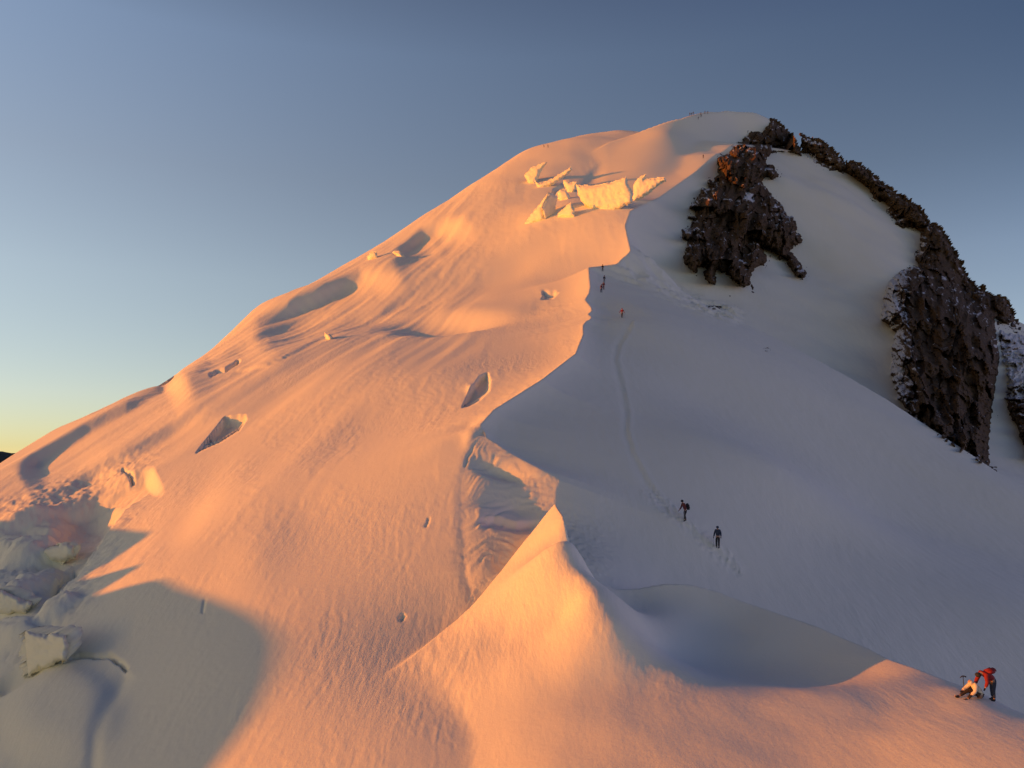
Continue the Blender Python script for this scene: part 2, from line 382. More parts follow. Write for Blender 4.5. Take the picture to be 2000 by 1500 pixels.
def right_details(zR, px, Y, Yg, Xg):
    P = np.broadcast_to(px[None], zR.shape); Q = HY - zR / Yg * FPX
    dZ = np.zeros_like(zR)
    ok = Yg < curve(E2, px)[1][None]
    TR = [(1232,622),(1222,640),(1208,665),(1203,690),(1214,730),(1226,790),(1224,830),(1236,880),(1262,930),(1298,980),(1338,1019),(1370,1050),(1404,1078),(1440,1112)]
    d = line_dist(P, Q, TR)[0]
    k = ss(500, 620, Q)
    dZ += np.where(ok, (.06 * np.exp(-((d - 6) / 5) ** 2) - .09 * np.exp(-((d + 4) / 7) ** 2)), 0) * np.clip(Yg / 80, .8, 1.6)
    # trodden and crumbled snow beside the trail
    cr = [(1270,955),(1340,1022),(1380,1060),(1430,1100)]
    d = np.abs(line_dist(P, Q, cr)[0])
    dZ += np.where(ok, ss(26, 6, d), 0) * .13 * np.maximum(fbm(Xg / .35, Yg / .45, 2, 71), -.1)
    # band of wind-eroded ice that breaks the face below the rocks
    bd = [(1190,505),(1250,520),(1330,565),(1380,590),(1430,606)]
    d = line_dist(P, Q, bd)[0]
    b = ss(30, 4, np.abs(d))
    dZ += np.where(Yg < 260, b, 0) * (.9 * ridged(Xg / 7., Yg / 5., 4, 81) - .3)
    dZ += .5 * fbm(Xg / 34, Yg / 40, 3, 91) * np.clip(Yg / 120, .25, 3)
    dZ += .020 * fbm(Xg / 1.1, Yg / 2.2, 3, 92) * np.clip(Yg / 60, .7, 4)
    rip = ss(1240, 1160, P) * ss(960, 1030, Q)
    dZ += .05 * rip * fbm(Xg / .5 + Yg / .5, Yg / .4 - Xg / .8, 2, 93)
    return zR + dZ
def scoop_details(zW, px, Y, Yg, Xg):
    P = np.broadcast_to(px[None], zW.shape); Q = HY - zW / Yg * FPX
    dZ = np.zeros_like(zW)
    scarp(dZ, P, Q, [(930,868),(936,900),(925,960),(915,1000)][::-1], 14, 70, 0, .2)
    lay = Q / 9. + 2.2 * fbm(P / 70., Q / 45., 2, 101) + ss(960, 905, P) * -3.0
    dZ += .10 * gnoise(lay, P / 120., 102) + .05 * gnoise(lay * 2.3, P / 60., 103)
    crumb = ss(1010, 1080, Q)
    dZ += crumb * (.07 * ridged(Xg / 2.2, Yg / .8, 3, 105) + .03 * fbm(Xg / .3, Yg / .3, 2, 106))
    scarp(dZ, P, Q, [(1060,1012),(1010,1016),(965,1005),(930,1010)][::-1], 5, 25, .5, .2)
    lump(dZ, P, Q, (975,915), (50,16), -15, -.75)
    return zW + dZ
def near_details(zF, px, Y, Yg, Xg):
    P = np.broadcast_to(px[None], zF.shape); Q = HY - zF / Yg * FPX
    dZ = .10 * fbm(Xg / 7 + .3, Yg / 9, 3, 111) * ss(18, 26, Yg)
    crest = line_dist(P, Q, [c[:2] for c in C_NEAR])[0]
    rough = ss(130, 15, np.abs(crest)) * ss(1000, 1060, Q) * ss(1420, 1280, P)
    dZ += rough * (.009 * ridged(Xg / .9, Yg / 1.3, 3, 112) + .006 * fbm(Xg / .2, Yg / .25, 2, 113))
    left = ss(960, 900, P) * ss(1120, 1180, Q)
    dZ += left * .016 * ridged(Xg / .6, Yg / 2.0, 3, 114)
    lump(dZ, P, Q, (1300,1430), (160,30), 15, .03)
    return zF + dZ

def along(line, Y):
    """column and height of a line at distance Y"""
    a = A(line); o = np.argsort(a[:, 2]); a = a[o]
    return np.interp(Y, a[:, 2], a[:, 0]), (HY - np.interp(Y, a[:, 2], a[:, 1])) / FPX * Y
def pin(Z, px, Y, line, width=90.):
    """shift a surface so that it passes exactly through a line"""
    pc, zc = along(line, Y)
    ymin, ymax = min(l[2] for l in line), max(l[2] for l in line)
    fade = ss(ymin * .93, ymin, Y) * (1 - ss(ymax, ymax * 1.07, Y))
    j = np.clip(np.searchsorted(px, pc), 1, len(px) - 1); r = np.arange(len(Y))
    t = (pc - px[j - 1]) / (px[j] - px[j - 1])
    z0 = Z[r, j - 1] * (1 - t) + Z[r, j] * t
    g = np.exp(-((px[None] - pc[:, None]) / width) ** 2)
    return Z + ((zc - z0) * fade)[:, None] * g

def terrain_height(px, Y):
    u = (px - CX) / FPX
    Yg = np.repeat(Y[:, None], len(px), 1); Xg = u[None] * Yg
    mpp = Yg / FPX
    allc = CREST + CREST_W
    pc, _ = along(allc, Y)
    pl, _ = along(LIP, Y)
    pl = np.where(Y > 70, pc, pl)
    rightof = (px[None] - pc[:, None]) * mpp
    zL = L.grid(px, Y)
    zL = pin(zL, px, Y, CREST); zL = pin(zL, px, Y, LIP, 60.)
    dl = np.maximum(-rightof, 0)          # the slope stands steeper towards the sharp crest
    zL = zL - .038 * Yg * (1 - np.exp(-dl / (.09 * Yg))) * np.exp(-dl / (.45 * Yg)) * ss(64, 84, Yg) * (1 - ss(200, 250, Yg))
    zL = left_details(zL, px, Y, Yg, Xg)
    zL = pin(zL, px, Y, CREST, 25.); zL = backed(zL, px, Yg, SIL_L, 0.25)
    zR = backed(R.grid(px, Y), px, Yg, E2, 0.5)
    zR2 = backed(R2.grid(px, Y), px, Yg, SIL_R2, 0.6)
    zR2 = zR2 - 1.2 * np.maximum(0, curve(E2, px)[1][None] - Yg)
    zR = np.maximum(zR, zR2)
    zR = right_details(zR, px, Y, Yg, Xg)
    zR = pin(zR, px, Y, allc, 140.)
    zW = scoop_details(W.grid(px, Y), px, Y, Yg, Xg) + 8 * ss(44.5, 40, Yg)
    zW = pin(pin(zW, px, Y, CREST_W, 40.), px, Y, LIP, 15.)
    # left slope | wind scoop | right face, joined at the crest and at the lip
    pen = .3 * np.maximum(0, (pl[:, None] - px[None]) * mpp)
    zLW = smin(zL, zW + pen, .4)
    zLW = np.where((Yg > 70), zL, zLW)
    dr = np.maximum(rightof, 0)
    zR = zR - .016 * Yg * (1 - np.exp(-dr / (.022 * Yg))) * np.exp(-dr / (.16 * Yg)) * ss(60, 66, Yg) * (1 - ss(330, 345, Yg))
    zM = np.where(rightof < 0, zLW, zR)
    zM = np.where(Yg > 345, smin(zL, zR, .5), zM)
    zS = backed(S.grid(px, Y), px, Yg, SIL_S, 0.4, 0., .03)
    zS = zS - .8 * np.maximum(0, 300 - Yg) * ss(1290, 1330, px)[None]
    zS = zS - 8 * ss(1190, 1060, px)[None] - (.5 * np.maximum(0, 1090 - px) + .6 * np.maximum(0, px - 1530))[None]
    zM = smax(zM, zS, 1.0)
    zF = backed(near_details(F.grid(px, Y), px, Y, Yg, Xg), px, Yg, E1 + K_EDGE, 0.6)
    k = 0.08 + 0.6 * ss(930, 750, px)[None]
    zM = smax(zM, zF, k)
    return Xg, Yg, zM

# ------------------------------------------------------------------ materials
def new_mat(name):
    m = bpy.data.materials.new(name); m.use_nodes = True
    nt = m.node_tree; b = nt.nodes['Principled BSDF']
    return m, nt, b
def nmath(nt, op, a, b=None, c=None, clamp=False):
    n = nt.nodes.new('ShaderNodeMath'); n.operation = op; n.use_clamp = clamp
    for i, v in enumerate((a, b, c)):
        if v is None: continue
        if isinstance(v, (int, float)): n.inputs[i].default_value = v
        else: nt.links.new(v, n.inputs[i])
    return n.outputs[0]
def nnoise(nt, vec, scale, detail=4, rough=.55, stretch=None):
    if stretch:
        mp = nt.nodes.new('ShaderNodeMapping'); mp.inputs['Scale'].default_value = stretch[:3]
        if len(stretch) > 3: mp.inputs['Rotation'].default_value = (0, 0, stretch[3])
        nt.links.new(vec, mp.inputs[0]); vec = mp.outputs[0]
    n = nt.nodes.new('ShaderNodeTexNoise'); n.inputs['Scale'].default_value = scale
    n.inputs['Detail'].default_value = detail; n.inputs['Roughness'].default_value = rough
    nt.links.new(vec, n.inputs['Vector'])
    return n.outputs[0]
def snow_material(name='snow', albedo=(.88, .85, .685), grain=1.0):
    m, nt, b = new_mat(name)
    g = nt.nodes.new('ShaderNodeNewGeometry').outputs['Position']
    big = nnoise(nt, g, .05, 3)
    mr = nt.nodes.new('ShaderNodeMix'); mr.data_type = 'RGBA'
    nt.links.new(big, mr.inputs[0])
    mr.inputs[6].default_value = tuple(v * .97 for v in albedo) + (1,)
    mr.inputs[7].default_value = tuple(min(v * 1.03, .92) for v in albedo) + (1,)
    nt.links.new(mr.outputs[2], b.inputs['Base Color'])
    b.inputs['Roughness'].default_value = .65
    b.inputs['Specular IOR Level'].default_value = .25
    # wind crust: streaks down the fall line plus fine grain
    st = nnoise(nt, g, 1.0, 5, .62, (2.2, .45, 1.2, math.radians(-35)))
    fine = nnoise(nt, g, 3.2, 6, .7)
    mask = nmath(nt, 'MULTIPLY', nmath(nt, 'SUBTRACT', nnoise(nt, g, .045, 3), .42), 5.0, clamp=True)
    h = nmath(nt, 'ADD', nmath(nt, 'MULTIPLY', st, nmath(nt, 'ADD', nmath(nt, 'MULTIPLY', mask, .07), .015)), nmath(nt, 'MULTIPLY', fine, .022))
    bp = nt.nodes.new('ShaderNodeBump'); bp.inputs['Strength'].default_value = .8 * grain; bp.inputs['Distance'].default_value = 1.0
    nt.links.new(h, bp.inputs['Height']); nt.links.new(bp.outputs[0], b.inputs['Normal'])
    return m
SNOW = snow_material()

def grid_object(name, X, Y, Z, mat):
    nr, nc = X.shape
    co = np.stack([X, Y, Z], -1).reshape(-1, 3).astype(np.float32)
    i = np.arange(nr - 1)[:, None] * nc + np.arange(nc - 1)[None]
    q = np.stack([i, i + 1, i + nc + 1, i + nc], -1).reshape(-1).astype(np.int32)
    nf = len(q) // 4
    me = bpy.data.meshes.new(name)
    me.vertices.add(len(co)); me.vertices.foreach_set('co', co.reshape(-1))
    me.loops.add(len(q)); me.loops.foreach_set('vertex_index', q)
    me.polygons.add(nf); me.polygons.foreach_set('loop_start', np.arange(nf, dtype=np.int32) * 4)
    me.polygons.foreach_set('loop_total', np.full(nf, 4, np.int32))
    me.polygons.foreach_set('use_smooth', np.ones(nf, bool))
    me.update(calc_edges=True)
    me.materials.append(mat)
    o = bpy.data.objects.new(name, me); COL.objects.link(o)
    return o

QUAL = 1.0
def make_axes():
    step = 2.3 / QUAL
    px = np.concatenate([np.arange(-500, -20, 12), np.arange(-20, 2020, step), np.arange(2025, 2500, 12)])
    w = np.linspace(0, 1, int(1080 * QUAL))
    p = -0.12
    Y = (14 ** p + (620 ** p - 14 ** p) * w) ** (1 / p)
    return px, Y
px_ax, Y_ax = make_axes()
TX, TY, TZ = terrain_height(px_ax, Y_ax)
terrain = grid_object('snow_ridge', TX, TY, TZ, SNOW)
terrain['kind'] = 'structure'

# ------------------------------------------------------------------ reading the built ground
TQ = np.minimum.accumulate(HY - TZ / TY * FPX, axis=0)       # nearest-first skyline rows per column
def hit(px, py):
    """distance at which the line of sight through a photo pixel meets the snow"""
    j = int(np.clip(np.searchsorted(px_ax, px), 1, len(px_ax) - 1))
    col = TQ[:, j]
    k = int(np.searchsorted(-col, -py))
    return float(Y_ax[min(k, len(Y_ax) - 1)])
def hit_sky(px, py):
    """same, but above the skyline the distance of the skyline itself"""
    j = int(np.clip(np.searchsorted(px_ax, px), 1, len(px_ax) - 1))
    col = TQ[:, j]
    py = max(py, col[-1] + 2.5)
    return float(Y_ax[min(int(np.searchsorted(-col, -py)), len(Y_ax) - 1)])
def ground_z(x, y):
    u = CX + x / y * FPX
    j = int(np.clip(np.searchsorted(px_ax, u), 1, len(px_ax) - 1)); i = int(np.clip(np.searchsorted(Y_ax, y), 1, len(Y_ax) - 1))
    t = (u - px_ax[j - 1]) / (px_ax[j] - px_ax[j - 1]); r = (y - Y_ax[i - 1]) / (Y_ax[i] - Y_ax[i - 1])
    a = TZ[i - 1, j - 1] * (1 - t) + TZ[i - 1, j] * t; b = TZ[i, j - 1] * (1 - t) + TZ[i, j] * t
    return float(a * (1 - r) + b * r)

# ------------------------------------------------------------------ neighbouring snow ridge to the left: its shadow falls on the lower left
t_sun = math.tan(SUN_EL); ax, ay = -SUN_AZ[0], -SUN_AZ[1]
edge = [(420,1496),(500,1400),(548,1310),(556,1255),(535,1222),(490,1195),(430,1172),(360,1150),(318,1128),(305,1095),(300,1040),(240,1080),(150,1135),(100,1170)]
prof = []
for (x_, y_) in edge:
    Yh = hit(x_, y_); p = pt(x_, y_, Yh)
    e_ = p[0] * ay - p[1] * ax; s_ = p[0] * ax + p[1] * ay
    prof.append((e_, p[2] + s_ * t_sun))
prof.sort()
pe = A(prof)
D = 95.0
es = np.linspace(-150, 0, 200)
hz = np.interp(es, pe[:, 0], pe[:, 1])
hz = np.where(es < pe[0, 0], pe[0, 1] - .10 * (pe[0, 0] - es), hz)
hz = np.where(es > pe[-1, 0], pe[-1, 1] - .5 * (es - pe[-1, 0]), hz)
kern = np.exp(-np.linspace(-2, 2, 5) ** 2); hz = np.convolve(np.pad(hz, 2, mode='edge'), kern / kern.sum(), 'valid')
hz = hz + D * t_sun
off = np.concatenate([np.linspace(-150, -6, 30), np.linspace(-5, 5, 11), np.linspace(6, 60, 20)])
E_, O_ = np.meshgrid(es, off)
H_ = np.repeat(hz[None], len(off), 0) - .42 * np.sqrt(O_ ** 2 + 1) + .42 + .8 * fbm(E_ / 14, O_ / 14, 3, 5) * np.clip(np.abs(O_) / 12, 0, 1)
S_ = -D + O_
nb = grid_object('neighbouring_ridge', S_ * ax + E_ * ay, S_ * ay - E_ * ax, H_, SNOW)
nb['kind'] = 'structure'
print('PROF', [(round(a,1), round(b,1)) for a, b in prof])

# ------------------------------------------------------------------ far country
def disc(name, r, z, mat):
    bm = bmesh.new(); bmesh.ops.create_circle(bm, cap_ends=True, radius=r, segments=64)
    me = bpy.data.meshes.new(name); bm.to_mesh(me); bm.free(); me.materials.append(mat)
    o = bpy.data.objects.new(name, me); o.location = (0, 0, z); COL.objects.link(o); o['kind'] = 'structure'
m_far, nt, b = new_mat('far_valley')
b.inputs['Base Color'].default_value = (.16, .17, .20, 1); b.inputs['Roughness'].default_value = 1
disc('valley', 50000, -2600, m_far)
m_hill, nt, b = new_mat('hill_forest')
b.inputs['Base Color'].default_value = (.035, .04, .03, 1); b.inputs['Roughness'].default_value = 1
hx = np.linspace(-3800, -1700, 420); hy = np.linspace(2400, 4200, 40)
HX, HYY = np.meshgrid(hx, hy)
top = -27 + 9 * fbm(HX / 120, HYY / 400, 4, 8) + 6 * fbm(HX / 30, HYY / 100, 3, 18)
HH = top - ((HYY - 3000) / 900.) ** 2 * 300 - 0.25 * np.maximum(HX + 1990, 0) - .02 * np.maximum(-2100 - HX, 0)
hill = grid_object('distant_hill', HX, HYY, HH, m_hill); hill['kind'] = 'structure'

# ------------------------------------------------------------------ rock and ice relief
def rock_material():
    m, nt, b = new_mat('dark_brown_rock')
    g = nt.nodes.new('ShaderNodeNewGeometry')
    pos = g.outputs['Position']
    n1 = nnoise(nt, pos, .35, 6, .65, (1, 1, .5)); n2 = nnoise(nt, pos, 1.6, 5, .7)
    cr = nt.nodes.new('ShaderNodeValToRGB'); e = cr.color_ramp.elements
    e[0].position = .3; e[0].color = (.028, .018, .010, 1); e[1].position = .7; e[1].color = (.15, .092, .043, 1)
    nt.links.new(nmath(nt, 'ADD', nmath(nt, 'MULTIPLY', n1, .6), nmath(nt, 'MULTIPLY', n2, .4)), cr.inputs[0])
    at = nt.nodes.new('ShaderNodeAttribute'); at.attribute_name = 'snow_cover'
    thr = nmath(nt, 'ADD', at.outputs['Fac'], nmath(nt, 'MULTIPLY', nmath(nt, 'SUBTRACT', nnoise(nt, pos, .9, 4, .7, (1, 1, 2.4)), .5), 1.1))
    sn = nmath(nt, 'MULTIPLY', nmath(nt, 'SUBTRACT', thr, .43), 9.0, clamp=True)
    mx = nt.nodes.new('ShaderNodeMix'); mx.data_type = 'RGBA'
    nt.links.new(sn, mx.inputs[0]); nt.links.new(cr.outputs[0], mx.inputs[6]); mx.inputs[7].default_value = (.62, .62, .62, 1)
    nt.links.new(mx.outputs[2], b.inputs['Base Color'])
    b.inputs['Roughness'].default_value = .9; b.inputs['Specular IOR Level'].default_value = .15
    bp = nt.nodes.new('ShaderNodeBump'); bp.inputs['Strength'].default_value = .4; bp.inputs['Distance'].default_value = .8
    nt.links.new(n2, bp.inputs['Height']); nt.links.new(bp.outputs[0], b.inputs['Normal'])
    return m
ROCK = rock_material()
ICE = snow_material('glacier_ice', (.86, .82, .64), .6)

def tagthing(o, label, cat, group=None):
    o['label'] = label; o['category'] = cat
    if group: o['group'] = group
    return o

def relief(name, poly, yfun, dfun, mat, step=2.0, jag=4.0, jscale=9., back=8., snow=None, seed=0, pad=8, smooth=False, follow=False):
    """a craggy body traced from its outline, standing at its own distance, with real depth front to back"""
    P = A(poly); x = np.arange(P[:, 0].min() - pad, P[:, 0].max() + pad, step); y = np.arange(P[:, 1].min() - pad, P[:, 1].max() + pad, step)
    GX, GY = np.meshgrid(x, y)
    D = poly_dist(GX, GY, poly) + jag * fbm(GX / jscale, GY / jscale, 3, seed)
    Yb = np.array([[yfun(a, b) for a in x[::3]] for b in y[::3]])
    Yb = bicubic(Yb, np.clip(np.arange(len(y)) / 3., 0, Yb.shape[0] - 1), np.clip(np.arange(len(x)) / 3., 0, Yb.shape[1] - 1)) if min(Yb.shape) > 2 else np.array([[yfun(a, b) for a in x] for b in y])
    F_ = dfun(GX, GY, D)
    Yf = Yb - F_
    Yk = Yb + np.where(D > 0, back * (1 - np.exp(-np.maximum(D, 0) / 10.)), 0) + .3
    keep = D > -step * 1.6
    idx = -np.ones(D.shape, int)
    cell = keep[:-1, :-1] & keep[1:, :-1] & keep[:-1, 1:] & keep[1:, 1:]
    used = np.zeros(D.shape, bool)
    used[:-1, :-1] |= cell; used[1:, :-1] |= cell; used[:-1, 1:] |= cell; used[1:, 1:] |= cell
    idx[used] = np.arange(used.sum())
    def world(Yv):
        return np.stack([(GX - CX) / FPX * Yv, Yv, (HY - GY) / FPX * Yv], -1)[used]
    vf = world(Yf); n = len(vf)
    th = (Yk - Yf)[used]
    vb = vf + (np.stack([(GX[used] - CX) / FPX * th, th, (HY - GY[used]) / FPX * .975 * th], -1) if follow else np.stack([0 * th, th, .12 * th], -1))
    q = np.stack([idx[:-1, :-1][cell], idx[1:, :-1][cell], idx[1:, 1:][cell], idx[:-1, 1:][cell]], -1)
    qb = q[:, ::-1] + n
    # side walls
    e = {}
    for f in q.tolist():
        for k in range(4):
            a_, b_ = f[k], f[(k + 1) % 4]
            if (b_, a_) in e: del e[(b_, a_)]
            else: e[(a_, b_)] = 1
    side = [(b_, a_, a_ + n, b_ + n) for a_, b_ in e]
    faces = q.tolist() + qb.tolist() + side
    me = bpy.data.meshes.new(name)
    me.from_pydata(np.concatenate([vf, vb]).tolist(), [], faces)
    me.materials.append(mat)
    if smooth: me.polygons.foreach_set('use_smooth', [True] * len(me.polygons))
    if mat is ROCK:
        at = me.attributes.new('snow_cover', 'FLOAT', 'POINT')
        gy = np.gradient(Yf, axis=0)                      # ledges: places where the face leans back
        gul = ss(.86, 1., 1 - np.abs(gnoise((GX + .5 * GY) / 17. + gnoise(GX / 9., GY / 9., seed + 1) * .5, GY / 30., seed + 2)))
        sv = .30 * gul + (snow(GX, GY) if snow else 0 * GX) + np.clip(-gy / step * .35, -.3, .45)
        sv = np.concatenate([sv[used], 0 * sv[used]])
        at.data.foreach_set('value', sv.astype(np.float32))
    me.update()
    o = bpy.data.objects.new(name, me); COL.objects.link(o)
    return o

def facets(x, y, seed=0, tilt=1.):
    """fractured rock: tilted flat pieces meeting at sharp edges"""
    ix, iy = np.floor(x), np.floor(y); best = np.full(x.shape, 9.); val = np.zeros(x.shape)
    for ox in (-1, 0, 1):
        for oy in (-1, 0, 1):
            cx, cy = ix + ox, iy + oy
            h1 = _hash(cx, cy, seed) / 4294967296.; h2 = _hash(cx, cy, seed + 1) / 4294967296.; h3 = _hash(cx, cy, seed + 2) / 4294967296.; h4 = _hash(cx, cy, seed + 3) / 4294967296.
            dx, dy = x - cx - h1, y - cy - h2; d = dx * dx + dy * dy
            v = h3 + tilt * ((h4 - .5) * dx * 1.6 + (h1 - .35) * dy * 1.8)
            m = d < best; best = np.where(m, d, best); val = np.where(m, v, val)
    return val
def crag(amp, lean=0., kx=16., ky=28., seed=0, bulge=8., rise=14.):
    def f(GX, GY, D):
        d = np.maximum(D, 0)
        u = GX + lean * GY; wx = 3 * fbm(GX / 14., GY / 14., 2, seed + 9)
        big = facets((u + wx) / (kx * 1.9), GY / (ky * 1.7), seed); mid = facets((u + wx) / (kx * .75), (GY + wx) / (ky * .6), seed + 40); sm = facets(u / 6.5, GY / 8.5, seed + 80)
        rib = ridged(u / (kx * 2.6), GY / (ky * 3.4), 2, seed + 21)
        return bulge * (1 - np.exp(-d / rise)) + amp * (1.1 * rib * ss(0, 30, d) + (1.3 * big + .9 * mid + .22 * sm) * ss(0, 10, d)) + np.minimum(D, 0) * .5 - .5
    return f

OUT_A = [(1505,234),(1515,235),(1523,243),(1536,255),(1547,268),(1556,283),(1566,296),(1567,306),(1553,302),(1538,292),(1529,295),(1523,292),(1513,299),(1500,307),(1499,319),(1510,323),(1520,335),(1522,347),(1510,352),
    (1495,347),(1491,354),(1500,366),(1510,382),(1525,397),(1538,418),(1550,423),(1558,438),(1558,451),(1569,466),(1567,476),(1556,480),(1547,482),(1546,489),(1561,509),(1575,532),(1576,542),(1569,546),(1553,540),(1539,521),
    (1533,506),(1523,510),(1510,491),(1490,482),(1500,501),(1498,516),(1477,524),(1468,536),(1466,556),(1455,562),(1442,557),(1422,539),(1401,529),(1398,560),(1381,552),(1372,539),(1376,523),(1364,524),(1361,540),(1348,527),(1332,509),
    (1338,486),(1341,471),(1330,466),(1333,448),(1348,443),(1351,430),(1342,428),(1343,421),(1354,420),(1357,407),(1343,409),(1353,395),(1366,377),(1371,366),(1381,367),(1381,350),(1394,352),(1401,339),(1398,314),(1409,301),
    (1422,299),(1432,286),(1439,285),(1447,273),(1467,254),(1482,255),(1490,258),(1495,245)]
def snow_a(GX, GY):
    z = .12 * np.exp(-(((GX - 1530) / 14) ** 2 + ((GY - 415) / 26) ** 2)) + .8 * np.exp(-(((GX - 1462) / 9) ** 2 + ((GY - 383) / 9) ** 2)) - .12
    return z + .1 * np.exp(-((GX - 1350) / 22) ** 2)
tagthing(relief('rock_outcrop', OUT_A, lambda a, b: hit_sky(a, b), crag(5.0, .25, 15, 30, 3, 11.), ROCK, 1.9, 3.5, 8, 14, snow_a, 3),
         'large dark brown rock outcrop on the snow face just below the summit', 'rock', 'dark rocks on the upper right of the mountain')
OUT_B1 = [(1565,263),(1575,271),(1597,273),(1612,281),(1626,293),(1646,312),(1656,330),(1646,340),(1617,334),(1587,320),(1568,303),(1570,283)]
OUT_B2 = [(1654,316),(1668,317),(1680,322),(1709,344),(1728,361),(1762,383),(1792,402),(1811,427),(1814,441),(1797,448),(1762,448),(1748,439),(1733,414),(1731,395),(1714,395),(1702,390),(1699,368),(1680,354),(1665,341),(1652,336)]
OUT_C = [(1805,440),(1822,437),(1836,444),(1850,468),(1870,502),(1889,541),(1900,556),(1914,566),(1917,558),(1922,570),(1938,577),(1962,582),(1972,600),(1979,614),(1987,643),(1960,634),(1943,624),(1948,658),(1953,706),(1945,755),
    (1938,804),(1933,852),(1934,925),(1900,905),(1860,880),(1830,862),(1800,842),(1787,820),(1753,779),(1738,731),(1741,682),(1746,648),(1719,624),(1724,590),(1733,551),(1763,526),(1792,517),(1784,500),(1796,488),(1794,463),(1800,452)]
OUT_D = [(1949,645),(1975,648),(2030,655),(2080,700),(2080,900),(2010,900),(1990,850),(1972,810),(1962,780),(1968,740),(1955,700)]
tagthing(relief('rock_outcrop', OUT_B1, hit_sky, crag(2.5, .2, 12, 12, 13, 4.), ROCK, 1.9, 3.5, 7, 8, lambda x, y: .12 + .25 * ((x - 1570) / 30 < .8) - .2 * (y < 300), 13),
         'ragged snow dusted rocks on the skyline nearest the summit', 'rock', 'dark rocks on the upper right of the mountain')
tagthing(relief('rock_outcrop', OUT_B2, hit_sky, crag(3.0, .2, 12, 14, 23, 6.), ROCK, 1.9, 3.5, 7, 10, lambda x, y: .15 * np.exp(-((x - 1740) / 14) ** 2) - .12, 23),
         'narrow rock rib stepping down the skyline in the middle of the right ridge', 'rock', 'dark rocks on the upper right of the mountain')
def y_c(a, b):
    ye = float(curve(E2, A([a]))[1][0])
    return max(hit_sky(a, b), ye + 12)
def snow_c(x, y):
    band = ss(70, 0, x - (1725 + .12 * (y - 560))) * ss(500, 540, y)
    return .42 * band - .16 * (1 - band) + .25 * np.exp(-((x - 1800) / 12) ** 2 - ((y - 480) / 26) ** 2)
tagthing(relief('rock_buttress', OUT_C, y_c, crag(5.0, -.15, 20, 42, 33, 16., 22), ROCK, 2.0, 3.0, 9, 16, snow_c, 33),
         'tall dark red brown rock buttress at the right edge with snow in its left flank', 'rock', 'dark rocks on the upper right of the mountain')
tagthing(relief('rock_slope', OUT_D, lambda a, b: hit_sky(min(a, 2015), b) , crag(3.0, .5, 14, 10, 43, 4.), ROCK, 2.2, 5.0, 8, 6, lambda x, y: .34 - .3 * ss(760, 800, y) + .3 * (np.abs(y - 720) < 35), 43),
         'broken rock slope streaked with snow cut by the right edge', 'rock', 'dark rocks on the upper right of the mountain')
for poly, lab, sd in (
    ([(1466,551),(1472,553),(1475,562),(1476,573),(1470,577),(1464,570),(1463,558)], 'small oval rock just under the lowest tip of the big outcrop', 51),
    ([(1421,570),(1427,573),(1432,583),(1438,588),(1441,599),(1435,596),(1430,588),(1424,584)], 'small lone rock sliver in the snow between outcrop and eroded band', 52),
    ([(1385,599),(1394,598),(1406,599),(1404,602),(1388,602)], 'thin line of dark stones at the right end of the eroded snow band', 53),
    ([(1490,682),(1496,681),(1500,683),(1494,685)], 'faint dark stone alone in the middle of the shaded face', 54),
    ([(1785,826),(1800,828),(1840,850),(1855,870),(1858,884),(1830,872),(1800,850)], 'grey snow crusted rock at the foot of the tall buttress', 55)):
    yf = (lambda a, b: hit(a, b)) if sd != 55 else (lambda a, b: max(hit_sky(a, b), float(curve(E2, A([a]))[1][0]) + 6))
    tagthing(relief('rock', poly, yf, crag(.8, 0, 6, 8, sd, 1.2, 4), ROCK, 1.4, 1.2, 5, 1.5, lambda x, y: 0 * x + (.2 if sd == 55 else -.2), sd, 5), lab, 'rock', 'dark rocks on the upper right of the mountain')

# ------------------------------------------------------------------ ice walls of the upper glacier and blocks low on the left
def facing(poly, near=1.0, up=0.02, base=None, k=None):
    """wall whose foot follows the snow below it"""
    P = A(list(poly) + [poly[0]]); xs = np.linspace(P[:, 0].min() + .5, P[:, 0].max() - .5, 15); ft = []
    for a in xs:
        c = [y0 + (y1 - y0) * (a - x0) / (x1 - x0) for (x0, y0), (x1, y1) in zip(P[:-1], P[1:]) if (x0 > a) != (x1 > a)]
        ft.append((hit(a, max(c)), max(c)))
    if k is not None:
        Y0 = hit(*base) - near
        return lambda a, b: Y0 + k * (a - base[0]) + up * (base[1] - b)
    ft = A(ft); sm = np.polyval(np.polyfit(xs - xs.mean(), ft[:, 0], 1), xs - xs.mean())
    return lambda a, b: float(np.interp(a, xs, sm)) - near + up * (float(np.interp(a, xs, ft[:, 1])) - b)
def icy(amp, rib=0., seed=0):
    def f(GX, GY, D):
        d = np.maximum(D, 0)
        return 1.2 * (1 - np.exp(-d / 3.)) + amp * fbm(GX / 9., GY / 14., 3, seed) + rib * gnoise(GY / 5. + GX / 30., GX / 60., seed + 2) + np.minimum(D, 0) * .3
    return f
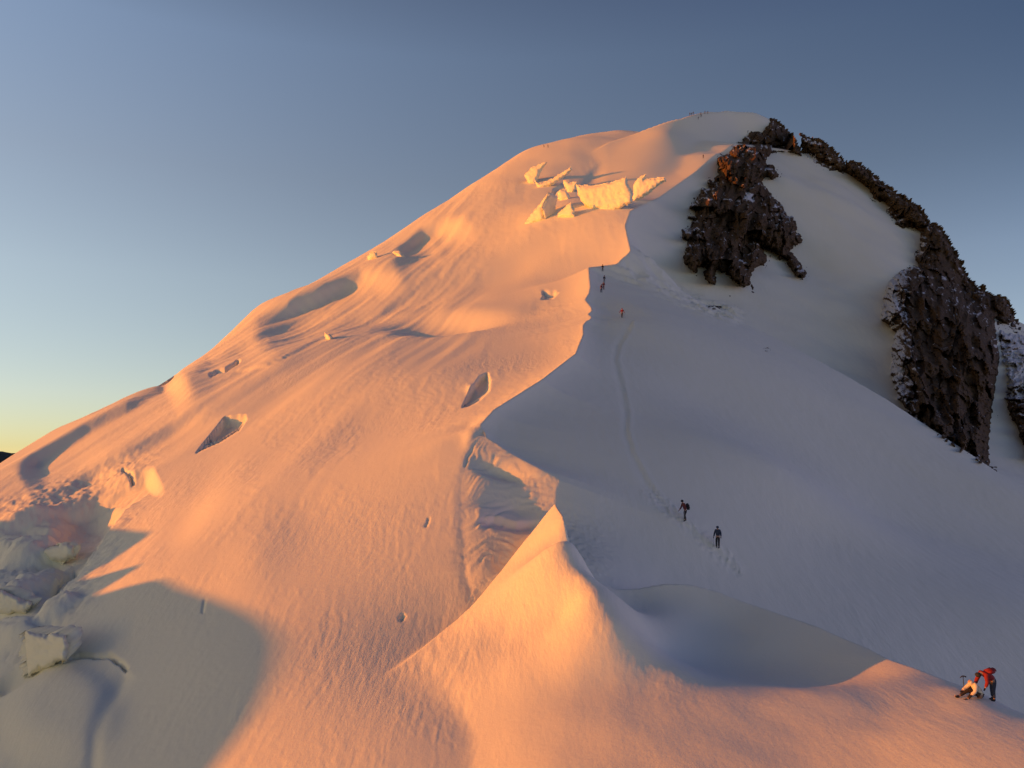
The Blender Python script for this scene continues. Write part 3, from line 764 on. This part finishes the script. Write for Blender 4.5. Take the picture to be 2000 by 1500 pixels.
WALLS = [
    ('ice_cliff', [(1126,362),(1130,363),(1160,364),(1192,358),(1223,347),(1225,360),(1235,377),(1233,395),(1217,403),(1195,411),(1175,411),(1158,407),(1143,400),(1135,390),(1130,380)], (1180,408), -.12, 'long bright ice cliff in the middle of the serac band under the summit'),
    ('ice_cliff', [(1240,357),(1250,347),(1262,341),(1257,351),(1297,347),(1300,352),(1285,362),(1267,377),(1252,386),(1236,394),(1238,372)], (1240,392), -.10, 'fluted ice cliff at the right end of the serac band'),
    ('ice_cliff', [(1101,353),(1112,357),(1127,357),(1124,369),(1118,375),(1110,376),(1104,364)], (1112,374), -.15, 'small bright ice face left of the long cliff'),
    ('ice_cliff', [(1044,352),(1052,368),(1060,366),(1078,360),(1100,346),(1116,332),(1114,326),(1108,332),(1092,342),(1075,352),(1058,358),(1050,357)], (1060,365), -.10, 'narrow curved ice step above the seracs on the left'),
    ('ice_cliff', [(1025,342),(1040,328),(1067,317),(1056,333),(1048,350),(1045,360),(1034,358)], (1036,357), -.12, 'smooth bright ice face highest and furthest left in the serac band'),
    ('serac', [(1072,378),(1080,379),(1088,386),(1084,400),(1084,418),(1065,429),(1059,407)], (1065,427), .22, 'leaning serac showing its shaded side'),
    ('serac', [(1090,418),(1104,406),(1115,397),(1121,410),(1122,423),(1105,424),(1090,423)], (1108,422), -.17, 'low wedge shaped serac at the foot of the cliff'),
    ('serac', [(1090,378),(1094,371),(1103,371),(1111,381),(1111,389),(1100,392),(1090,388)], (1100,390), -.12, 'rounded ice knob between the leaning serac and the cliff'),
    ('serac', [(1070,380),(1059,407),(1062,428),(1040,436),(1015,451),(1030,430),(1048,408)], (1050,430), -.14, 'tapering sunlit serac blade at the lower left of the band'),
    ('ice_block', [(718,503),(722,496),(729,492),(735,494),(736,501),(730,506),(722,507)], (727,505), -.15, 'small glowing ice block on the left skyline'),
    ('ice_block', [(768,492),(781,491),(785,497),(792,504),(784,506),(775,498)], (780,500), -.1, 'thin ice flake beside the block on the left skyline'),
    ('ice_block', [(635,652),(642,652),(648,658),(645,664),(638,662)], (641,662), -.1, 'little snow lip at the end of a crack in the middle left slope'),
    ('ice_block', [(53,1233),(80,1238),(130,1240),(133,1262),(130,1290),(118,1290),(100,1300),(57,1316),(50,1270)], (90,1300), -.03, 'squarish pale ice block low at the left edge'),
    ('ice_block', [(75,1075),(120,1062),(142,1068),(146,1090),(120,1098),(95,1092)], (110,1096), -.03, 'flat topped ice block in the broken glacier at the left'),
    ('ice_block', [(-10,1150),(20,1158),(60,1180),(50,1196),(-10,1200)], (20,1195), -.02, 'tilted ice slab cut by the left edge'),
]
for i, (nm, poly, base, k, lab) in enumerate(WALLS):
    far = nm != 'ice_block' or base[0] > 300
    o = relief(nm, poly, facing(poly, (.6 if nm == 'ice_cliff' else 1.0) if far else .3, .02 if far else .004, base, k),
               icy(.22 if far else .10, .16 if nm == 'ice_cliff' else .06, 200 + i), ICE, 1.5 if base[0] > 300 else 2.2, 1.2 if far else 4., 6 if far else 22, 7 if nm == 'ice_cliff' else (5 if far else 1.2), None, 200 + i, 4, True)
    tagthing(o, lab, {'ice_cliff': 'ice cliff', 'serac': 'serac', 'ice_block': 'ice block'}[nm], 'ice walls and seracs of the glacier')

# ------------------------------------------------------------------ climbers
def cloth(name, col, rough=.8):
    m, nt, b = new_mat(name)
    g = nt.nodes.new('ShaderNodeTexCoord').outputs['Object']
    n = nnoise(nt, g, 14, 3)
    mx = nt.nodes.new('ShaderNodeMix'); mx.data_type = 'RGBA'; nt.links.new(n, mx.inputs[0])
    mx.inputs[6].default_value = tuple(v * .75 for v in col) + (1,); mx.inputs[7].default_value = tuple(min(1, v * 1.2) for v in col) + (1,)
    nt.links.new(mx.outputs[2], b.inputs['Base Color']); b.inputs['Roughness'].default_value = rough
    return m
MT = {'red': cloth('red_shell', (.22, .012, .016)), 'bright_red': cloth('bright_red_shell', (.62, .035, .03)), 'white': cloth('cream_down', (.66, .60, .50)), 'navy': cloth('navy_shell', (.022, .035, .07)),
      'black': cloth('black_shell', (.018, .018, .024)), 'maroon': cloth('maroon_shell', (.10, .018, .025)), 'brown': cloth('dark_trousers', (.035, .025, .022)), 'olive': cloth('dark_pack', (.045, .05, .055)),
      'grey': cloth('grey_shell', (.12, .12, .14)), 'skin': cloth('skin', (.42, .25, .18), .6), 'metal': cloth('steel', (.22, .22, .24), .4), 'blue': cloth('blue_shell', (.03, .06, .14))}

def skinned(name, verts, edges, radii, mat, root=0, sub=1, parent=None):
    me = bpy.data.meshes.new(name + '_cage'); me.from_pydata(verts, edges, [])
    o = bpy.data.objects.new(name, me); COL.objects.link(o)
    sk = o.modifiers.new('s', 'SKIN'); sk.use_smooth_shade = True
    o.modifiers.new('u', 'SUBSURF').levels = sub
    for i, v in enumerate(me.skin_vertices[0].data):
        r = radii[i]; v.radius = r if isinstance(r, tuple) else (r, r); v.use_root = (i == root)
    dg = bpy.context.evaluated_depsgraph_get()
    new = bpy.data.meshes.new_from_object(o.evaluated_get(dg))
    o.modifiers.clear(); o.data = new; bpy.data.meshes.remove(me); new.name = name
    new.materials.clear(); new.materials.append(mat)
    new.polygons.foreach_set('use_smooth', [True] * len(new.polygons))
    if parent: o.parent = parent
    return o
def blob(name, c, r, mat, parent, seg=12):
    bm = bmesh.new(); bmesh.ops.create_uvsphere(bm, u_segments=seg, v_segments=seg // 2 + 2, radius=1)
    for v in bm.verts: v.co = Vector((v.co.x * r[0] + c[0], v.co.y * r[1] + c[1], v.co.z * r[2] + c[2]))
    for f in bm.faces: f.smooth = True
    me = bpy.data.meshes.new(name); bm.to_mesh(me); bm.free(); me.materials.append(mat)
    o = bpy.data.objects.new(name, me); COL.objects.link(o); o.parent = parent
    return o
def rod(name, pts, r, mat, parent=None, n=6):
    bm = bmesh.new(); rings = []
    pts = [Vector(p) for p in pts]
    for i, p in enumerate(pts):
        d = (pts[min(i + 1, len(pts) - 1)] - pts[max(i - 1, 0)]).normalized()
        a = d.orthogonal().normalized(); b = d.cross(a)
        rr = r[i] if isinstance(r, (list, tuple)) else r
        rings.append([bm.verts.new(p + (a * math.cos(t) + b * math.sin(t)) * rr) for t in [2 * math.pi * k / n for k in range(n)]])
    for i in range(len(rings) - 1):
        for k in range(n): bm.faces.new((rings[i][k], rings[i][(k + 1) % n], rings[i + 1][(k + 1) % n], rings[i + 1][k]))
    bm.faces.new(rings[0][::-1]); bm.faces.new(rings[-1])
    for f in bm.faces: f.smooth = True
    me = bpy.data.meshes.new(name); bm.to_mesh(me); bm.free(); me.materials.append(mat)
    o = bpy.data.objects.new(name, me); COL.objects.link(o)
    if parent: o.parent = parent
    return o
def chain(pts, radii):
    return pts, [(i, i + 1) for i in range(len(pts) - 1)], radii
def pack_mesh(name, c, size, tilt, mat, parent):
    bm = bmesh.new(); bmesh.ops.create_cube(bm, size=1)
    bmesh.ops.bevel(bm, geom=list(bm.edges), offset=.22, segments=2, affect='EDGES')
    M = Matrix.Translation(c) @ Matrix.Rotation(tilt[1], 4, 'Z') @ Matrix.Rotation(tilt[0], 4, 'Y')
    for v in bm.verts:
        k = 1 - .25 * max(0, v.co.z)
        v.co = M @ Vector((v.co.x * size[0] * k, v.co.y * size[1] * k, v.co.z * size[2]))
    for f in bm.faces: f.smooth = True
    me = bpy.data.meshes.new(name); bm.to_mesh(me); bm.free(); me.materials.append(mat)
    o = bpy.data.objects.new(name, me); COL.objects.link(o)
    if parent: o.parent = parent
    return o

def person(at, J, col, label, group='mountaineers on the ridge', heading=0., pack=None, pole=None, hat=None, hood=None, bulk=1., scale=1., detail=True, sink=.03):
    """J: joints in metres, x to the right, y away, z up, origin between the feet"""
    root = bpy.data.objects.new('person', None); COL.objects.link(root)
    root.location = at; root.location.z -= sink
    root.rotation_euler = (0, 0, heading); root.scale = (scale,) * 3
    tagthing(root, label, 'person', group)
    V = lambda k: Vector(J[k])
    pel, chest, neck, head = V('pelvis'), V('chest'), V('neck'), V('head')
    vs = [pel, (pel + chest) / 2, chest, neck, head]; ed = [(0, 1), (1, 2), (2, 3), (3, 4)]
    ra = [(.125, .10), (.125, .10), (.15, .105), .055, .09]
    def limb(start, pts, rs):
        prev = start
        for p, r in zip(pts, rs):
            vs.append(Vector(p)); ra.append(r); ed.append((prev, len(vs) - 1)); prev = len(vs) - 1
    for sd in 'LR':
        limb(2, [J['sh' + sd], J['el' + sd], J['ha' + sd]], [.06, .045, .035])
        limb(0, [J['hip' + sd], J['kn' + sd], J['an' + sd], J['to' + sd]], [.085, .06, .042, .038])
    skinned('body', [tuple(v) for v in vs], ed, ra, MT['skin'], 0, 1, root)
    # jacket and trousers follow the body a little outside it
    jv = [pel + (chest - pel) * .02, (pel + chest) / 2, chest, neck - (neck - chest) * .15]; je = [(0, 1), (1, 2), (2, 3)]; jr = [(.16, .135), (.165, .135), (.185, .14), .085]
    if hood: jv.append(head); je.append((3, 4)); jr.append(.125)
    for sd in 'LR':
        k = len(jv); jv += [V('sh' + sd), V('el' + sd), V('el' + sd).lerp(V('ha' + sd), .82)]; je += [(2, k), (k, k + 1), (k + 1, k + 2)]; jr += [.088, .068, .055]
    jr = [tuple(q * bulk for q in r) if isinstance(r, tuple) else r * bulk for r in jr]
    skinned('jacket', [tuple(v) for v in jv], je, jr, MT[col[0]], 0, 1, root)
    tv = [pel + (chest - pel) * .12, pel]; te = [(0, 1)]; tr = [(.135, .115), (.15, .125)]
    for sd in 'LR':
        k = len(tv); tv += [V('hip' + sd), V('kn' + sd), V('kn' + sd).lerp(V('an' + sd), .85)]; te += [(1, k), (k, k + 1), (k + 1, k + 2)]; tr += [.108, .08, .065]
    skinned('trousers', [tuple(v) for v in tv], te, tr, MT[col[1]], 0, 1, root)
    for sd in 'LR':
        a, t = V('an' + sd), V('to' + sd)
        skinned('boot', [tuple(a + Vector((0, 0, .08))), tuple(a - Vector((0, 0, .02))), tuple(t)], [(0, 1), (1, 2)], [.06, .062, .045], MT['black'], 0, 1, root)
        if detail:
            h = V('ha' + sd); d = (h - V('el' + sd)).normalized()
            hv = [tuple(h - d * .03), tuple(h + d * .05)]; he = [(0, 1)]; hr = [.034, .038]
            o_ = d.orthogonal().normalized()
            for q in range(4):
                hv.append(tuple(h + d * (.10 + .015 * (q in (1, 2))) + o_ * (.018 * (q - 1.5)))); he.append((1, len(hv) - 1)); hr.append(.011)
            hv.append(tuple(h + d * .05 + o_ * .05)); he.append((0, len(hv) - 1)); hr.append(.012)
            skinned('glove', hv, he, hr, MT['black'], 0, 1, root)
    if hat:
        f = (head - neck).normalized()
        blob('helmet' if hat[1] else 'hat', head + f * .035, (.115, .125, .10), MT[hat[0]], root)
    if pack:
        pc, sz, tl, mt = pack
        p = pack_mesh('backpack', Vector(pc), sz, tl, MT[mt], root)
        p['label'] = 'full climbing backpack; jacket bulk on the bending person'
    for k, pl in enumerate(pole or []):
        rod('trekking_pole', pl, .012, MT['metal'], root)
    return root

def J_stand(step=.12, lean=0., arm=.25, twist=0., bend=0.):
    """walking figure seen along +y; step = stride, lean = forward lean, bend = knee bend"""
    h = dict(pelvis=(0, 0, .93 - bend * .1), chest=(lean * .25, 0, 1.28 - bend * .1), neck=(lean * .42, 0, 1.50 - bend * .1), head=(lean * .55, 0, 1.63 - bend * .1))
    for sd, s in (('L', -1), ('R', 1)):
        h['hip' + sd] = (.02, s * .09, .88 - bend * .1); h['kn' + sd] = (.06 + s * step * .7 + bend * .1, s * .10, .50 - bend * .05); h['an' + sd] = (s * step, s * .10, .09)
        h['to' + sd] = (s * step + .15, s * .11, .045)
        h['sh' + sd] = (lean * .36, s * .185, 1.41 - bend * .1); h['el' + sd] = (lean * .36 - s * .06, s * (.20 + arm * .3), 1.13 - bend * .1)
        h['ha' + sd] = (lean * .36 + .14 - s * .10, s * (.20 + arm * .5), .90 - bend * .1)
    return h
def spot(px, py, Y=None):
    Y = Y or hit(px, py); p = pt(px, py, Y)
    return Vector((p[0], Y, ground_z(p[0], Y)))
def turned(J, a):
    M = Matrix.Rotation(a, 3, 'Z'); return {k: tuple(M @ Vector(v)) for k, v in J.items()}

# bending climber in red beside the seated one (facing left)
S1 = spot(1938, 1369)
m1 = S1.y / FPX
Jb = dict(pelvis=(.03, 0, .90), chest=(-.30, -.02, 1.17), neck=(-.46, -.02, 1.19), head=(-.58, -.03, 1.13),
          hipL=(.02, -.10, .86), hipR=(.04, .10, .86), knL=(-.02, -.11, .48), knR=(.05, .12, .48), anL=(.02, -.11, .09), anR=(.10, .13, .09), toL=(-.13, -.12, .045), toR=(-.05, .14, .045),
          shL=(-.38, -.18, 1.15), shR=(-.38, .17, 1.16), elL=(-.34, -.24, .86), elR=(-.52, .20, .88), haL=(-.44, -.22, .60), haR=(-.64, .14, .62))
person(S1, Jb, ('red', 'navy'), 'person in red jacket bending over a seated companion at the right', 'pair resting on the lit crest at the right', pack=((-.13, 0, 1.25), (.50, .36, .22), (math.radians(-22), 0), 'red'), hat=('black', True), bulk=1.25, scale=.93)  # red pack shape added to bulk out the jacket back, no backpack worn
# seated climber in cream jacket, legs stretched towards the left
S2 = spot(1917, 1365)
Js = dict(pelvis=(0, 0, .16), chest=(-.24, 0, .52), neck=(-.42, -.02, .72), head=(-.56, -.03, .79),
          hipL=(-.06, -.10, .15), hipR=(-.04, .10, .15), knL=(-.42, -.16, .40), knR=(-.50, .12, .34), anL=(-.74, -.22, .05), anR=(-.94, .06, .10), toL=(-.88, -.24, .10), toR=(-1.10, .04, .14),
          shL=(-.34, -.18, .63), shR=(-.34, .17, .64), elL=(-.42, -.26, .38), elR=(-.52, .24, .42), haL=(-.60, -.22, .26), haR=(-.74, .14, .32))
person(S2, Js, ('white', 'brown'), 'person in cream hooded jacket sitting on the snow with legs stretched out', 'pair resting on the lit crest at the right', hood=True, sink=.04, bulk=1.15, scale=.93)
S3 = spot(1893, 1352)
tagthing(pack_mesh('backpack', S3 + Vector((0, 0, .14)), (.34, .26, .34), (math.radians(35), .3), MT['black'], None), 'dark backpack lying in the snow beside the seated person', 'backpack')
S4 = spot(1882, 1352)
ax_ = bpy.data.objects.new('ice_axe', None); COL.objects.link(ax_); ax_.location = S4
tagthing(ax_, 'ice axe standing upright in the snow left of the seated person', 'ice axe')
rod('shaft', [(.03, 0, -.1), (-.02, 0, .62)], .016, MT['blue'], ax_)
rod('head', [(-.15, 0, .56), (-.08, 0, .62), (-.02, 0, .635), (.06, 0, .625), (.09, 0, .60)], [.008, .02, .03, .025, .03], MT['black'], ax_)

# two climbers descending the shaded face
Jc = turned(J_stand(.10, .55, .10, 0, .3), math.pi)
person(spot(1339, 1018), Jc, ('maroon', 'black'), 'person in dark red jacket with black backpack walking down the shaded face, upper of two', 'two climbers halfway down the shaded face', heading=math.radians(20),
       pack=((.20, 0, 1.17), (.26, .32, .52), (math.radians(-14), 0), 'black'), pole=[[(-.30, -.34, .95), (-.42, -.36, .02)]], hat=('black', False))
Jd = turned(J_stand(.06, .25, .12, 0, .1), math.radians(-115))
person(spot(1402, 1073), Jd, ('navy', 'black'), 'person in navy jacket walking down the shaded face, lower of two', 'two climbers halfway down the shaded face', heading=0,
       pack=((.10, .20, 1.2), (.30, .24, .5), (0, math.radians(20)), 'olive'), pole=[[(-.34, -.14, .95), (-.42, -.2, .02)]], hat=('navy', True))
# climber in red coming down the trail
Je = turned(J_stand(.10, .2, .45, 0, .1), math.radians(-100))
person(spot(1215, 621), Je, ('red', 'black'), 'person in red jacket alone on the trail below the corniced crest', 'climbers on the upper trail', pole=[[(-.33, -.1, .9), (-.5, -.2, .0)], [(.33, -.1, .9), (.5, -.2, .0)]], hat=('red', True))
# group under the step in the crest
for (x_, y_, c_, lab, a_) in ((1177, 534, ('black', 'black'), 'person in black highest of the group under the step in the crest', -90), (1180, 553, ('black', 'grey'), 'person in black with grey trousers, second from the top of the group under the crest', -80),
                              (1179, 567, ('maroon', 'maroon'), 'person in dark red suit, taller of the two lowest in the group under the crest', -100), (1174, 572, ('maroon', 'black'), 'person in dark jacket crouched lowest in the group under the crest', -60)):
    person(spot(x_, y_), turned(J_stand(.08, .3, .15, 0, .2), math.radians(a_)), c_, lab, 'climbers on the upper trail', pack=((.0, .2, 1.2), (.3, .24, .5), (0, 0), 'black'), hat=('black', True), detail=False)
# on the col and on the summit
person(spot(1373.5, 311), turned(J_stand(.08, .2, .15), -1.5), ('navy', 'black'), 'person standing on the sunlit col left of the big outcrop', 'climbers near the summit', hat=('black', True), detail=False)
for k, (x_, y_, c_) in enumerate(((1347.3, 227, 'black'), (1350.8, 227, 'navy'), (1354, 227, 'black'))):
    person(spot(x_, y_), turned(J_stand(.06, .2, .15), -1.4 - k * .2), (c_, 'black'), ('leftmost', 'middle', 'rightmost')[k] + ' dark person of the three side by side on the summit skyline', 'climbers near the summit', hat=('black', True), detail=False)
for x_, y_, lab in ((1363.6, 235, 'lowest dark person of the line climbing to the summit'), (1369.2, 231.5, 'second dark person from the bottom of the line climbing to the summit'), (1368.4, 226, 'third dark person from the bottom of the summit line'),
                    (1376.5, 226.5, 'second person from the top of the summit line'), (1382, 224, 'topmost person of the line nearest the summit dome')):
    person(spot(x_, y_), turned(J_stand(.1, .4, .15, 0, .2), .5), ('navy', 'black'), lab, 'climbers near the summit', hat=('black', True), detail=False)
for x_, lab in ((1062.5, 'left tiny person on the far left skyline shoulder'), (1070.5, 'right tiny person on the far left skyline shoulder')):
    yy = 288
    person(spot(x_, yy), turned(J_stand(.1, .3, .1), 2.6), ('black', 'black'), lab, 'climbers near the summit', hat=('black', True), detail=False, scale=.9)
